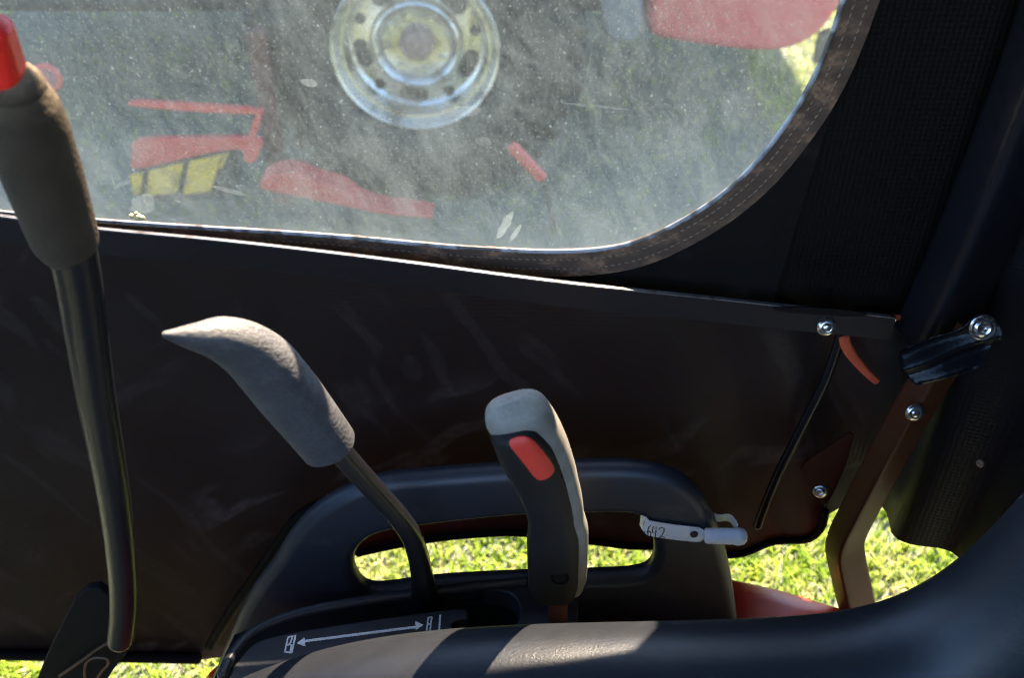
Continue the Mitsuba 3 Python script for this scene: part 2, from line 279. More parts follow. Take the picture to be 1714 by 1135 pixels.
# ------------------------------------------------------------------ the parked tractor outside the window
WY = 3.0; WC = at(695, 85, WY)
def wheel_frame(m): return place(m, x=(1, 0, 0), z=(0, -1, 0), o=WC)      # local z towards the cab
tr = thing('parked_tractor', 'parked tractor beyond the hazy window, with a dished silver wheel and maroon side panel', 'tractor')
def tyre():
    prof = [(.250, -.02), (.262, 0), (.285, .015), (.33, .028), (.40, .03), (.455, .012), (.487, -.03), (.492, -.09), (.49, -.15), (.487, -.21), (.455, -.252), (.40, -.27), (.30, -.26), (.25, -.22), (.250, -.02)]
    ms = [revolve(chaikin(np.array(prof), 1, False), 72)]
    for k in range(36):
        for s in (1, -1):
            a = (k + (.5 if s < 0 else 0)) * 2 * math.pi / 36
            b = trimesh.creation.box([.034, .04, .115]); b.apply_transform(trimesh.transformations.rotation_matrix(s * .5, [1, 0, 0])); b.apply_translation([.502, 0, -.105 + s * .062]); b.apply_transform(trimesh.transformations.rotation_matrix(a, [0, 0, 1])); ms.append(b)
            if s > 0:
                c = trimesh.creation.box([.06, .030, .014]); c.apply_translation([.452, 0, .016]); c.apply_transform(trimesh.transformations.rotation_matrix(a, [0, 0, 1])); ms.append(c)
    for k in range(60):      # moulded ring and raised ribs on the sidewall
        a = k * 2 * math.pi / 60; c = trimesh.creation.box([.018, .010, .010]); c.apply_translation([.345, 0, .028]); c.apply_transform(trimesh.transformations.rotation_matrix(a, [0, 0, 1]))
        if 8 < k < 22 or 38 < k < 52: ms.append(c)
    return cat(*ms)
wk = key_for('wheel', tr)
part(wk, 'tyre', wheel_frame(tyre()), 'm_tyre', 30)
def rim():
    prof = [(.0001, -.075), (.060, -.075), (.085, -.072), (.105, -.065), (.118, -.045), (.126, -.040), (.134, -.045), (.145, -.062), (.165, -.068), (.195, -.072), (.208, -.062), (.214, -.035), (.220, -.022), (.229, -.020), (.236, -.008), (.244, .006), (.252, .010), (.258, .004),
            (.256, -.006), (.250, -.016), (.236, -.030), (.226, -.045), (.222, -.080), (.205, -.090), (.0001, -.090)]
    m = man(revolve(prof, 120)); assert m.num_tri() > 100
    for k in range(5):
        a = math.radians(264 + 72 * k); sl = trimesh.creation.extrude_polygon(shapely.LineString([(.172 * math.cos(a + q), .172 * math.sin(a + q)) for q in np.linspace(-.13, .13, 7)]).buffer(.025), .3, engine='earcut'); sl.apply_translation([0, 0, -.2]); m -= man(sl)
        a += math.radians(36); sl = trimesh.creation.cylinder(.018, .3, sections=20); sl.apply_translation([.183 * math.cos(a), .183 * math.sin(a), -.1]); m -= man(sl)
    return unman(m)
part(wk, 'rim', wheel_frame(rim()), 'm_rim', 25)
hub = revolve([(.0001, -.030), (.028, -.031), (.045, -.038), (.052, -.052), (.054, -.074), (.0001, -.074)], 40)
part(wk, 'hub', wheel_frame(hub), 'm_hub', 40)
for k in range(8):
    a = 2 * math.pi * k / 8 + .2; b = trimesh.creation.cylinder(.0085, .016, sections=6); b.apply_translation([.088 * math.cos(a), .088 * math.sin(a), -.064]); part(wk, 'bolt', wheel_frame(b), 'm_rim', False)
def wheel_back():
    m = revolve([(.0001, -.12), (.22, -.12), (.235, -.10), (.245, -.16), (.24, -.22), (.0001, -.22)], 48); return wheel_frame(m)
part(wk, 'brake_drum', wheel_back(), 'm_darksteel', 30)
part(tr, 'axle', box((-.42, 3.22, .42), (-.16, 3.42, .60), .02), 'm_darksteel', 30)
part(tr, 'chassis', box((-2.4, 3.42, .46), (1.30, 5.3, 1.25), .04), 'm_darksteel', 30)
part(tr, 'hood', box((-2.3, 3.7, 1.26), (.3, 5.2, 2.5), .12), 'm_redpaint', 30)
part(tr, 'cab', box((.36, 3.7, 1.26), (1.30, 5.3, 2.75), .08), 'm_darksteel', 30)
BY = 3.36
pan = [(1085, -160), (1084, 0), (1082, 40), (1088, 62), (1140, 72), (1210, 82), (1275, 88), (1318, 85), (1355, 70), (1385, 45), (1408, 8), (1425, -40), (1440, -160)]
part(tr, 'side_panel', plate(resample(chaikin(xz(pan, BY), 2), .02), BY, BY + .22, .03), 'm_maroon', 40, 'maroon painted lower side panel')
stp = [(1000, -140), (1004, 30), (1012, 66), (1050, 74), (1078, 64), (1080, -140)]
part(tr, 'step', plate(resample(chaikin(xz(stp, BY + .02), 2), .02), BY + .02, BY + .18, .02), 'm_greyplastic', 40, 'pale blue grey plastic step beside the maroon panel')
mf = [(1372, 58), (1392, 50), (1380, 100), (1362, 108)]
part(tr, 'mud_flap', plate(resample(xz(mf, BY + .05), .01), BY + .05, BY + .08, .004), 'm_darksteel', 30)
# red implement guard standing in front of the tractor's front end
GY = 2.82
im = thing('implement_guard', 'red steel guard with a yellow and black chevron plate, left of the wheel', 'machine guard')
def gplate(px, y0, y1, r=.003, sm=1): return plate(resample(chaikin(xz(px, y0), sm), .006), y0, y1, r)
part(im, 'top_bar', gplate([(214, 168), (330, 175), (441, 183), (441, 193), (330, 187), (214, 178)], GY, GY + .02, .002), 'm_redshade', 40)
part(im, 'end_bar', gplate([(428, 188), (440, 190), (424, 240), (412, 240)], GY + .003, GY + .017, .002), 'm_redshade', 40)
part(im, 'side_plate', gplate([(219, 232), (330, 231), (441, 229), (437, 250), (426, 274), (408, 273), (408, 250), (380, 251), (330, 260), (270, 275), (216, 286), (222, 260)], GY - .003, GY + .02, .003, 2), 'm_redshade', 40)
ch = part(im, 'chevron_plate', gplate([(214, 289), (270, 278), (330, 262), (406, 252), (404, 285), (392, 330), (300, 338), (226, 336)], GY + .004, GY + .018, .002, 1), 'm_darksteel', 40)
for px in ([(217, 292), (240, 288), (234, 325), (224, 328)], [(250, 286), (308, 271), (296, 322), (243, 328)], [(317, 270), (372, 258), (352, 320), (306, 326)], [(374, 258), (384, 256), (372, 280), (366, 282)]):
    part(ch, 'stripe', gplate(px, GY + .0005, GY + .0045, .0006, 0), 'm_yellow', 40)
part(im, 'post', box((*at(456, 330, GY + .1)[[0]], GY + .1, 0.02), (at(484, 330, GY + .1)[0], GY + .14, .60), .006), 'm_maroon_dark', 40)
part(im, 'skirt', gplate([(440, 300), (462, 292), (486, 289), (500, 294), (530, 306), (556, 312), (580, 322), (600, 340), (640, 352), (690, 357), (725, 364), (725, 367), (690, 363), (640, 360), (596, 350), (540, 338), (480, 325), (430, 316)], GY - .06, GY + .03, .004, 2), 'm_redshade', 40, 'low curved red skirt running under the wheel')
rf = thing('reflector', 'round red reflector with concentric rings behind the red-buttoned lever', 'reflector')
RC = at(78, 130, 2.7)
def disc(prof): return place(revolve(prof, 40), z=(0.1, -1, .1), o=RC)
part(rf, 'lens', disc([(.0001, .008), (.034, .008), (.040, .004), (.042, 0), (.0001, 0)]), 'm_redshade', 40)
for r0 in (.009, .017, .025): part(rf, 'ring', disc([(r0, .007), (r0, .0105), (r0 + .003, .0105), (r0 + .003, .007), (r0, .007)]), 'm_greyplastic', 40)
part(rf, 'stem', box((RC[0] - .012, RC[1] + .012, 0), (RC[0] + .012, RC[1] + .03, RC[2] + .02), .004), 'm_darksteel', 40)
lv = thing('hitch_handle', 'short round-ended red handle lying low right of the wheel', 'handle')
hp = np.array([at(858, 245, 2.75), at(905, 296, 2.75)])
part(lv, 'grip', sweep(np.linspace(hp[0], hp[1], 8), .018, .012, p=2.2), 'm_redshade', 60)
part(lv, 'shank', sweep(np.linspace(hp[1] + [.01, .01, -.02], np.array([hp[1][0] + .05, 2.80, 0]), 5), .008, .008), 'm_darksteel', 60)

# ------------------------------------------------------------------ the cab's side curtain with its window
WIN = [(-420, -420), (-420, 300), (-100, 341), (0, 353), (150, 366), (300, 376), (400, 382), (520, 389), (640, 399), (740, 409), (830, 415), (900, 418), (960, 418), (1010, 414), (1050, 407), (1090, 393), (1130, 373), (1170, 350), (1210, 322), (1250, 286), (1285, 246), (1315, 205), (1345, 159), (1370, 110), (1392, 55), (1410, 0), (1432, -60), (1468, -140), (1505, -260), (1505, -420)]
win = resample(chaikin(xz(WIN, YD), 2), .012)
sc = thing('side_curtain', 'black coated fabric side curtain of the cab with a large scratched clear window', 'cab curtain')
part(sc, 'window_pane', sheet(inset(ccw(win), -.006), YD, 0, lambda v: v + np.stack([v[:, 0] * 0, .004 * (meshkit.fbm(v * 4.0, 2) - .5), v[:, 0] * 0], 1), .03), 'm_vinyl', True, 'clear vinyl window hazed by dust, scratches and pale smears')
def ripple(k=.006, s=6.0, seed=0):
    def fn(v):
        q = np.stack([v[:, 0] * s, v[:, 2] * s * .6, v[:, 0] * 0 + seed], 1); v[:, 1] += k * (meshkit.fbm(q, 3) - .5); return v
    return fn
c_win = ccw(win); bind_out = inset(c_win, -.033)
part(sc, 'window_binding', plate(bind_out, YD - .0045, YD + .004, .0015, [c_win]), 'm_binding', 40, 'brown-stained stitched binding round the window')
wr = inset(c_win, .0006); loop = np.stack([wr[:, 0], np.full(len(wr), YD - .004), wr[:, 1]], 1)
k0 = np.argmin(np.abs(loop[:, 0] + 1.0) + np.abs(loop[:, 2] - 1.3)); loop = np.roll(loop, -k0, 0)
part(sc, 'welt', sweep(loop, .0028, .0028, seg=8, cap=0), 'm_welt', True, 'pale clear piping along the window edge')
st = []
for off, sd in ((-.010, 0), (-.022, 1)):
    r = resample(inset(c_win, off), .0075)
    tdir = np.roll(r, -1, 0) - r; tdir /= np.linalg.norm(tdir, axis=1, keepdims=True)
    for p, t in zip(r, tdir):
        if p[0] < -1.0 or p[1] > 1.75: continue
        b = trimesh.creation.icosphere(1, 1.0); b.apply_scale([.0026, .0009, .0009]); b.apply_transform(trimesh.transformations.rotation_matrix(-math.atan2(t[1], t[0]) + .15, [0, 1, 0])); b.apply_translation([p[0], YD - .0048, p[1]]); st.append(b)
part(sc, 'stitching', cat(*st), 'm_thread', True, kind='stuff')
# fabric round the window: front layer up to an oblique overlap, woven layer behind it
edge1 = [(1475, -120), (1463, 0), (1422, 98), (1373, 241), (1336, 359), (1306, 460), (1290, 512)]
rail_px = [(-450, 305), (-150, 342), (0, 362), (160, 383), (350, 401), (530, 421), (700, 442), (850, 462), (1000, 480), (1060, 486), (1200, 500), (1300, 511), (1450, 526), (1500, 532)]
b_hole = inset(c_win, -.030)
front = [(u, v + 4) for u, v in rail_px[:12]] + edge1[::-1] + [(1490, -300), (1500, -560), (-500, -560), (-520, 300)]
part(sc, 'inner_border', sheet(xz(front, YD), YD - .003, .002, ripple(.004, 8, 1), .02, [b_hole]), 'm_border', 40)
back_ = [(-520, 310)] + [(u, v + 4) for u, v in rail_px[1:]] + [(1575, 497), (1620, 405), (1700, 240), (1780, 57), (1860, -150), (1900, -560), (-500, -560)]
part(sc, 'outer_border', sheet(xz(back_, YD), YD + .005, .002, ripple(.006, 5, 4), .02, [b_hole]), 'm_border_weave', 40)
low = [(u, v) for u, v in rail_px] + [(1540, 560), (1540, 640), (1500, 720), (1450, 800), (1410, 850), (1384, 856), (1376, 868), (1361, 891), (1339, 906), (1296, 918), (1240, 923), (1094, 914), (988, 905), (850, 891), (760, 897), (690, 908), (600, 926), (520, 985), (440, 1050), (390, 1098), (330, 1106), (200, 1100), (0, 1096), (-300, 1092), (-450, 1090)]
def low_warp(v):
    x, z = v[:, 0], v[:, 2]
    q = np.stack([x * 5, z * 3, x * 0 + 2], 1); v[:, 1] += .012 * (meshkit.fbm(q, 3) - .5)
    # soft vertical folds towards the rear corner
    k = np.clip((x - .12) / .25, 0, 1); v[:, 1] += k * .010 * np.sin((x + .35 * (z - .8)) * 46)
    return v
part(sc, 'lower_panel', sheet(xz(low, YD), YD, .002, low_warp, .009), 'm_fabric', 40, 'woven black lower panel with pale scuffs and dust')
ry = YD - .036
def rail_pt(off, y, px=rail_px): return np.array([at(u, v, ry) for u, v in px]) * [1, 0, 1] + [0, y, off]
rp = curve(rail_pt(0, ry), 70)
def strip(path, hgt, y0, y1):      # flat bar: path = its top edge
    v = []; n = len(path)
    for p in path: v += [[p[0], y0, p[2]], [p[0], y1, p[2]], [p[0], y1, p[2] - hgt], [p[0], y0, p[2] - hgt]]
    f = [];
    for i in range(n - 1):
        for j in range(4): a, b = 4 * i + j, 4 * i + (j + 1) % 4; f += [[a, b, b + 4], [a, b + 4, a + 4]]
    f += [[0, 1, 2], [0, 2, 3], [4 * n - 4, 4 * n - 2, 4 * n - 3], [4 * n - 4, 4 * n - 1, 4 * n - 2]]
    m = trimesh.Trimesh(v, f, process=False); m.fix_normals(); return m
part(sc, 'top_rail', strip(rp - [0, 0, .0016], .030, ry, ry + .008), 'm_rail', 20, 'black flat rail across the curtain under the window')
part(sc, 'rail_edge', strip(rp, .0014, ry - .0005, ry + .0042), 'm_alu', 20, 'bare metal top edge of the rail shining in the sun')
tape = [(1290, 512), (1370, 512), (1448, 520), (1450, 530), (1300, 520)]
part(sc, 'rail_tape', plate(resample(chaikin(xz(tape, ry), 1), .005), ry - .003, ry - .001, .0006), 'm_border', 40)
def piping(px, y, r, name, mat, n=30, label=None): part(sc, name, sweep((low_warp if name == 'lower_hem' else np.array)(curve([at(u, v, y) for u, v in px], n)), r, r, seg=12, cap=3), mat, True, label)
piping([(528, 850), (505, 862), (470, 905), (430, 962), (390, 1020), (352, 1082)], YD - .012, .008, 'diagonal_hem', 'm_border_weave')
piping([(-450, 1092), (-100, 1094), (80, 1098), (200, 1100), (330, 1103)], YD - .008, .0085, 'bottom_rail', 'm_border', label='grey dusty rod in the bottom hem')
piping([(1412, 545), (1388, 620), (1345, 710), (1300, 800), (1268, 880)], YD - .022, .006, 'corner_seam', 'm_tab')
piping([(1380, 850), (1376, 868), (1361, 891), (1339, 906), (1296, 918), (1240, 923), (1094, 914), (988, 905), (850, 891), (690, 908), (600, 926)], YD - .002, .005, 'lower_hem', 'm_border_weave', 60)
flap = [(1336, 792), (1352, 770), (1398, 742), (1432, 716), (1420, 770), (1395, 830), (1380, 850)]
part(sc, 'corner_flap', plate(resample(chaikin(xz(flap, YD - .03), 1), .006), YD - .03, YD - .027, .001), 'm_flap', 40)
def stud(c, r, nrm=(0, -1, .25), ring=False):
    if ring: prof = [(.0001, .001), (.25, .001), (.32, .28), (.5, .34), (.62, .28), (.70, .22), (.88, .24), (1, .12), (1.02, 0), (.0001, 0)]
    else: prof = [(.0001, .52), (.30, .50), (.42, .44), (.46, .36), (.60, .40), (.82, .34), (1.0, .14), (1.02, 0), (.0001, 0)]
    return place(revolve(np.array(prof) * r, 36), z=nrm, o=c)
part(sc, 'snap_stud', stud(at(1383, 547, ry - .002), .0105), 'm_chrome', 40)
part(sc, 'snap_stud', stud(at(1373, 821, YD - .031), .0095, (-.3, -1, .5)), 'm_chrome', 40)
cr = []
for u, v, s in ((228, 366, 7), (218, 365, 5), (236, 368, 5), (226, 361, 4)):
    b = trimesh.creation.icosphere(2, s * .0006); b.vertices *= 1 + .3 * (meshkit.noise(b.vertices * 900)[:, None] - .5); b.apply_translation(at(u, v, ry - .004) + [0, .004, 0]); cr.append(b)
cb = thing('dirt_crumb', 'small tan crumb of dirt resting at the window bottom edge', 'crumb')
part(cb, 'grains', cat(*cr), 'm_crumb', True, kind='stuff')

# ------------------------------------------------------------------ post, rear curtain and roof
po = thing('cab_post', 'brown-black bent steel bracket post at the rear corner of the cab', 'post')
PY = 0.90
def post_px(lst, y): return [at(u, v, y) for u, v in lst]
ctr = [(1618, 530), (1590, 580), (1500, 735), (1440, 850), (1412, 905), (1416, 935), (1424, 970), (1440, 1040), (1466, 1150)]
pp = chaikin(np.array(post_px(ctr, PY)), 3, False); pp = resample(pp, .008, False)
part(po, 'bar', sweep(pp, .0215, .0155, ref=(-.55, 1, 0), p=9, seg=40, cap=2, capr=.003), 'm_post', 30)
pl = [(1500, 655), (1560, 640), (1600, 640), (1590, 690), (1552, 722), (1505, 735), (1492, 700)]
0 and part(po, 'gusset', plate(resample(chaikin(xz(pl, PY - .03), 1), .006), PY - .026, PY - .020, .001), 'm_post', 40)
part(po, 'bolt', stud(at(1531, 690, PY - .027), .0105), 'm_chrome', 40)
col = [(1555, 560), (1600, 470), (1660, 330), (1725, 170), (1790, 0), (1880, -300)]
part(po, 'column', sweep(resample(chaikin(np.array(post_px(col, .915)), 2, False), .02, False), .032, .03, ref=(-.3, 1, 0), p=5, seg=32, cap=3, capr=.006), 'm_tab', 30)
rc = thing('rear_curtain', 'navy black rear corner curtain hanging in folds behind the seat', 'cab curtain')
plan = curve(np.array([(.455, .985), (.50, .968), (.545, .905), (.60, .84), (.67, .70), (.72, .45), (.74, .1), (.74, -.55)]), 120)
def rear_sheet():
    nz = 60; V, F = [], []
    s = np.r_[0, np.cumsum(np.linalg.norm(np.diff(plan, axis=0), axis=1))]
    tn = np.gradient(plan, axis=0); tn /= np.linalg.norm(tn, axis=1, keepdims=True); nn = np.stack([-tn[:, 1], tn[:, 0]], 1)
    for side in (0, .002):
        for i in range(len(plan)):
            zb = .705 - .012 * math.sin(s[i] * 20) - .12 * min(1, max(0, s[i] - .17) / .2)
            for k in range(nz):
                z = zb + (2.12 - zb) * k / (nz - 1); w = .016 * math.sin(s[i] * 55 + .6 * math.sin(z * 5)) * math.exp(-(z - zb) * 1.6) + .008 * math.sin(s[i] * 21 + z * 3)
                q = plan[i] + nn[i] * (w + side); V.append([q[0], q[1], z])
    n = len(plan)
    for o, fl in ((0, 0), (n * nz, 1)):
        for i in range(n - 1):
            for k in range(nz - 1):
                a, b, c, d = o + i * nz + k, o + (i + 1) * nz + k, o + (i + 1) * nz + k + 1, o + i * nz + k + 1
                F += [[a, b, c], [a, c, d]] if fl else [[a, c, b], [a, d, c]]
    return trimesh.Trimesh(V, F, process=False)
part(rc, 'sheet', rear_sheet(), 'm_curtain', True)
tb = [(1500, 590), (1545, 575), (1600, 552), (1640, 522), (1672, 528), (1678, 560), (1655, 598), (1600, 628), (1540, 645), (1512, 630)]
def tab_warp(v): q = v[:, 2] * .9 - v[:, 0] * .42; v[:, 1] += .005 * np.sin(q * 230 + 1.2) + .003 * np.sin(q * 95 + v[:, 0] * 60); return v
part(rc, 'snap_tab', sheet(chaikin(xz(tb, .84), 2), .84, .003, tab_warp, .004), 'm_tab', 60, 'glossy folded strap with a snap at its end')
part(rc, 'snap_ring', stud(at(1645, 548, .832), .0135, (-.1, -1, .3), True), 'm_chrome', 40)
part(rc, 'snap_stud', stud(at(1641, 776, .80), .0045, (-.6, -.5, .2)), 'm_wire', 40)
oc = thing('orange_strap', 'frayed orange cord looped down from the rail at the rear corner', 'cord')
part(oc, 'cord', sweep(curve([at(u, v, .918) for u, v in ((1413, 566), (1415, 575), (1424, 592), (1440, 612), (1455, 628), (1467, 638))], 24), [.0062] * 6 + list(np.linspace(.0062, .0042, 18)), .003, seg=12, p=2.5), 'm_orange', True)
oe = thing('orange_strap', 'short orange cord end peeping out at the rear end of the rail', 'cord')
part(oe, 'cord', sweep(curve([at(u, v, .925) for u, v in ((1478, 529), (1500, 531), (1524, 537))], 12), .0035, .002, seg=10), 'm_orange', True)
rfm = slab(np.array([(-1.5, -.72), (.95, -.72), (.95, 1.02), (-1.5, 1.02)]), 2.10, 2.15, .01)
rt = thing('cab_roof', 'black canvas cab roof overhead, above the picture', 'roof')
part(rt, 'canopy', rfm, 'm_border_weave', 30)

lc = thing('left_door', 'black lower panel of the left cab door, out of the picture', 'cab door')
part(lc, 'panel', box((-1.4, -.80, .35), (.75, -.79, 1.02), .004), 'm_border_weave', 30)
db = thing('dashboard', 'black dashboard and cowl at the front of the cab, out of the picture', 'dashboard')
part(db, 'cowl', box((-1.5, -.80, .30), (-1.30, .93, 1.30), .02), 'm_border_weave', 30)
# ------------------------------------------------------------------ red fenders
def fender(y0, y1, sgn):
    xs = np.linspace(-.62, .46, 60); h = np.interp(xs, [-.62, -.47, -.44, -.42, -.30, -.15, 0, .12, .21, .29, .36, .5, .7, .95], [.02, .39, .445, .47, .54, .60, .645, .668, .668, .655, .632, .57, .42, .12])
    prof = [(y0, 0), (y0 + (y1 - y0) * .85, 0), (y0 + (y1 - y0) * .95, -.004), (y1, -.016), (y1, -.045), (y1 - .006 * sgn, -.045), (y1 - .006 * sgn, -.02), (y0, -.02)]
    V, F = [], []; m = len(prof)
    for x, z in zip(xs, h): V += [[x, a, z + b] for a, b in prof]
    for i in range(len(xs) - 1):
        for j in range(m): a, b = i * m + j, i * m + (j + 1) % m; F += [[a, b, b + m], [a, b + m, a + m]]
    me = trimesh.Trimesh(V, F, process=False); me.fix_normals(); return me
f1 = thing('fender', 'red painted rear fender showing below the grab handle console', 'fender'); part(f1, 'shell', fender(.64, .90, 1), 'm_redpaint', 40)
f2 = thing('fender', 'red painted left rear fender behind the photographer', 'fender'); part(f2, 'shell', fender(-.45, -.87, -1), 'm_redpaint', 40)

# ------------------------------------------------------------------ console with grab handle
HY = 0.83
co = thing('fender_console', 'black moulded fender console with an open grab handle and printed arrow', 'console')
outer = [(300, 1300), (340, 1165), (355, 1135), (368, 1105), (382, 1067), (409, 1003), (436, 960), (461, 930), (482, 890), (512, 854), (550, 824), (600, 800), (650, 789), (702, 784), (804, 776), (900, 771), (988, 768), (1070, 768), (1131, 782), (1170, 812), (1191, 848), (1203, 880), (1212, 905), (1225, 967), (1233, 1037), (1240, 1100), (1255, 1300)]
hole = [(592, 930), (600, 902), (631, 878), (698, 867), (796, 855), (886, 847), (988, 844), (1049, 844), (1074, 850), (1086, 866), (1092, 890), (1094, 914), (1088, 935), (1070, 949), (988, 953), (878, 955), (722, 963), (641, 976), (616, 974), (600, 955)]
part(co, 'handle', plate(resample(chaikin(xz(outer, HY), 2), .006), HY - .020, HY + .010, .0145, [resample(chaikin(xz(hole, HY), 2), .006)], m=7), 'm_console', 60, 'rounded grab handle loop')
DZ = 0.742
def deck_poly(px, z): return np.array([atz(u, v, z)[:2] for u, v in px])
floor_px = [(392, 1062), (450, 1040), (560, 1010), (690, 985), (880, 968), (960, 968), (960, 1200), (300, 1260)]
fl = deck_poly(floor_px, DZ - .03); fl[:, 1] = np.minimum(fl[:, 1], HY - .016)
part(co, 'slot_floor', slab(resample(fl, .01), DZ - .08, DZ - .03, .002), 'm_black', 30)
rg = np.array([atz(u, v, DZ + .004) for u, v in ((372, 1130), (392, 1092), (412, 1068), (447, 1046), (505, 1026), (590, 1009), (674, 996), (760, 986), (880, 974))])
part(co, 'slot_rim', sweep(curve(rg, 40), .006, .006, seg=12, cap=3), 'm_console_smooth', True)
pa = [(352, 1210), (385, 1120), (420, 1078), (450, 1066), (511, 1054), (600, 1040), (680, 1029), (730, 1022), (772, 1017), (782, 1020), (785, 1036), (770, 1036), (760, 1040), (756, 1048), (760, 1060), (790, 1062), (792, 1200)]
part(co, 'arrow_panel', slab(resample(chaikin(deck_poly(pa, DZ), 1), .003), DZ - .04, DZ, .003), 'm_console_smooth', 45)
pb = [(796, 985), (850, 990), (866, 1004), (871, 1022), (868, 1040), (858, 1048), (858, 1120), (968, 1120), (968, 1004), (966, 984), (880, 978)]
part(co, 'rear_panel', slab(resample(chaikin(deck_poly(pb, DZ), 1), .003), DZ - .04, DZ, .003), 'm_console_smooth', 45)
prz = DZ + .0006
def pr_line(px, w):
    g = shapely.LineString(deck_poly(px, DZ)).buffer(w / 2, cap_style='flat', join_style='mitre'); return g
def pr_poly(px): return shapely.Polygon(deck_poly(px, DZ))
marks = [pr_line([(505, 1075), (700, 1050)], .0032), pr_poly([(497, 1078), (510, 1068), (511, 1083)]), pr_poly([(709, 1047), (695, 1041), (696, 1056)]),
         pr_line([(482, 1068), (477, 1092), (488, 1094)], .0018), pr_line([(482, 1068), (490, 1066), (485, 1080), (478, 1081)], .0018), pr_line([(488, 1080), (486, 1092)], .0018), pr_line([(495, 1064), (488, 1094)], .0020),
         pr_line([(714, 1057), (717, 1035), (723, 1034), (721, 1045), (716, 1046)], .0018), pr_line([(721, 1046), (720, 1057)], .0018), pr_line([(737, 1030), (735, 1056)], .0020)]
pm = []
for g in marks:
    q = trimesh.creation.extrude_polygon(g, .0006, engine='earcut'); q.apply_translation([0, 0, DZ + .0002]); pm.append(q)
part(co, 'arrow_print', cat(*pm), 'm_print', False, 'white double-headed arrow between two small symbols')
# ------------------------------------------------------------------ levers
l1 = thing('range_lever', 'long black lever with a dusty grip and red button at the left edge', 'lever')
def sw(px, ys, n=50): return curve([at(u, v, y) for (u, v), y in zip(px, ys)], n)
rod1 = sw([(112, 380), (128, 450), (145, 560), (160, 660), (178, 760), (193, 850), (203, 940), (206, 1010), (200, 1072)], [.68, .69, .705, .72, .735, .75, .765, .775, .78])
part(l1, 'rod', sweep(rod1, np.linspace(.0185, .0150, 50), np.linspace(.0185, .015, 50), seg=32, cap=4), 'm_rod', True)
g1 = sw([(25, 148), (38, 186), (60, 258), (84, 330), (107, 397), (111, 409)], [.635, .64, .655, .67, .684, .687], 40)
w1 = np.interp(np.linspace(0, 1, 40), [0, .08, .2, .5, .85, .97, 1], [.020, .0245, .027, .0282, .0265, .0255, .023])
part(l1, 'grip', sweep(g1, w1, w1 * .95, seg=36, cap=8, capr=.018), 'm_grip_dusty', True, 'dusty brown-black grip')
b1 = sw([(-13, 48), (-4, 84), (4, 122), (8, 150)], [.622, .627, .631, .634], 12)
part(l1, 'button', sweep(b1, np.linspace(.0120, .0155, 12), np.linspace(.012, .0155, 12), seg=28, cap=5, capr=.006, p=2.6), 'm_red', True, 'bright red thumb button')
bk = thing('lever_bracket', 'black steel bracket with a wire clip at the foot of the long lever', 'bracket')
bp = [(40, 1200), (62, 1135), (95, 1060), (135, 988), (176, 985), (205, 1040), (226, 1074), (214, 1092), (180, 1135), (150, 1200)]
part(bk, 'plate', plate(resample(chaikin(xz(bp, .80), 1), .006), .80, .812, .002), 'm_black', 30)
part(bk, 'wire_clip', sweep(curve([at(u, v, .792) for u, v in ((100, 1132), (140, 1104), (178, 1078), (186, 1075))], 16), .002, .002, seg=8), 'm_wire', True)
part(bk, 'wire_clip', sweep(curve([at(u, v, .790) for u, v in ((146, 1150), (142, 1122), (148, 1106), (162, 1101), (180, 1104), (181, 1112), (172, 1122), (160, 1140))], 30), .0018, .0018, seg=8), 'm_wire', True)

l2 = thing('position_lever', 'middle lever with a curved grey-black grip bent to the left', 'lever')
rod2 = sw([(715, 1075), (712, 1010), (704, 950), (692, 905), (672, 872), (640, 835), (595, 785), (555, 738), (530, 705)], [.81, .795, .782, .77, .757, .742, .72, .70, .69], 60)
wr2 = np.interp(np.linspace(0, 1, 60), [0, .15, .32, .45, .6, 1], [.022, .019, .0125, .0115, .0105, .0105])
part(l2, 'rod', sweep(rod2, wr2, np.minimum(wr2, .011), seg=28, cap=4, p=2.6), 'm_rod', True)
g2 = sw([(550, 745), (515, 700), (475, 650), (436, 604), (400, 578), (365, 566), (330, 564), (300, 562), (278, 560)], [.688, .682, .676, .669, .660, .650, .640, .633, .628], 60)
w2 = np.interp(np.linspace(0, 1, 60), [0, .02, .35, .55, .70, .82, .93, 1], [.0255, .0258, .0285, .0275, .0235, .0170, .0090, .0030])
off = np.interp(np.linspace(0, 1, 60), [0, .6, .8, 1], [0, 0, -.002, -.003])
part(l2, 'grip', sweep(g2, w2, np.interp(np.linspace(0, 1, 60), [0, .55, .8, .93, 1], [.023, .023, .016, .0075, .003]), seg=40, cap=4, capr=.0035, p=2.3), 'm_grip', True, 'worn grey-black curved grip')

l3 = thing('draft_lever', 'right-hand upright lever with a red rectangle on its dusty curved grip', 'lever')
rod3 = sw([(934, 1130), (934, 1060), (934, 1000), (934, 960)], [.775, .764, .75, .738], 20)
scene['m_rod_brown'] = pr((.07, .022, .013), 0.35)
part(l3, 'rod', sweep(rod3, .0115, .0085, seg=28, cap=3, p=3), 'm_rod_brown', True)
YG = np.array
g3px = [(936, 985), (936, 940), (936, 895), (932, 850), (920, 805), (902, 762), (882, 722), (866, 700)]
g3 = sw(g3px, [.742, .730, .720, .710, .699, .687, .674, .666], 60)
s = np.linspace(0, 1, 60)
w3 = np.interp(s, [0, .06, .25, .36, .44, .6, .8, 1], [.0270, .0305, .0305, .0300, .0262, .0262, .0290, .0285])
d3 = np.interp(s, [0, .06, .5, .8, 1], [.018, .020, .021, .024, .024])
gm3 = sweep(g3 + [0, .004, 0], w3, d3 * .85, seg=48, cap=10, capr=.022, p=2.7)
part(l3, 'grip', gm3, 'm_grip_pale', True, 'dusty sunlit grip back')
fi = np.clip(np.linspace(1, 57, 60), 0, 59); g3f = np.stack([np.interp(fi, np.arange(60), g3[:, k]) for k in range(3)], 1) + [-.0068, -.0060, -.001]
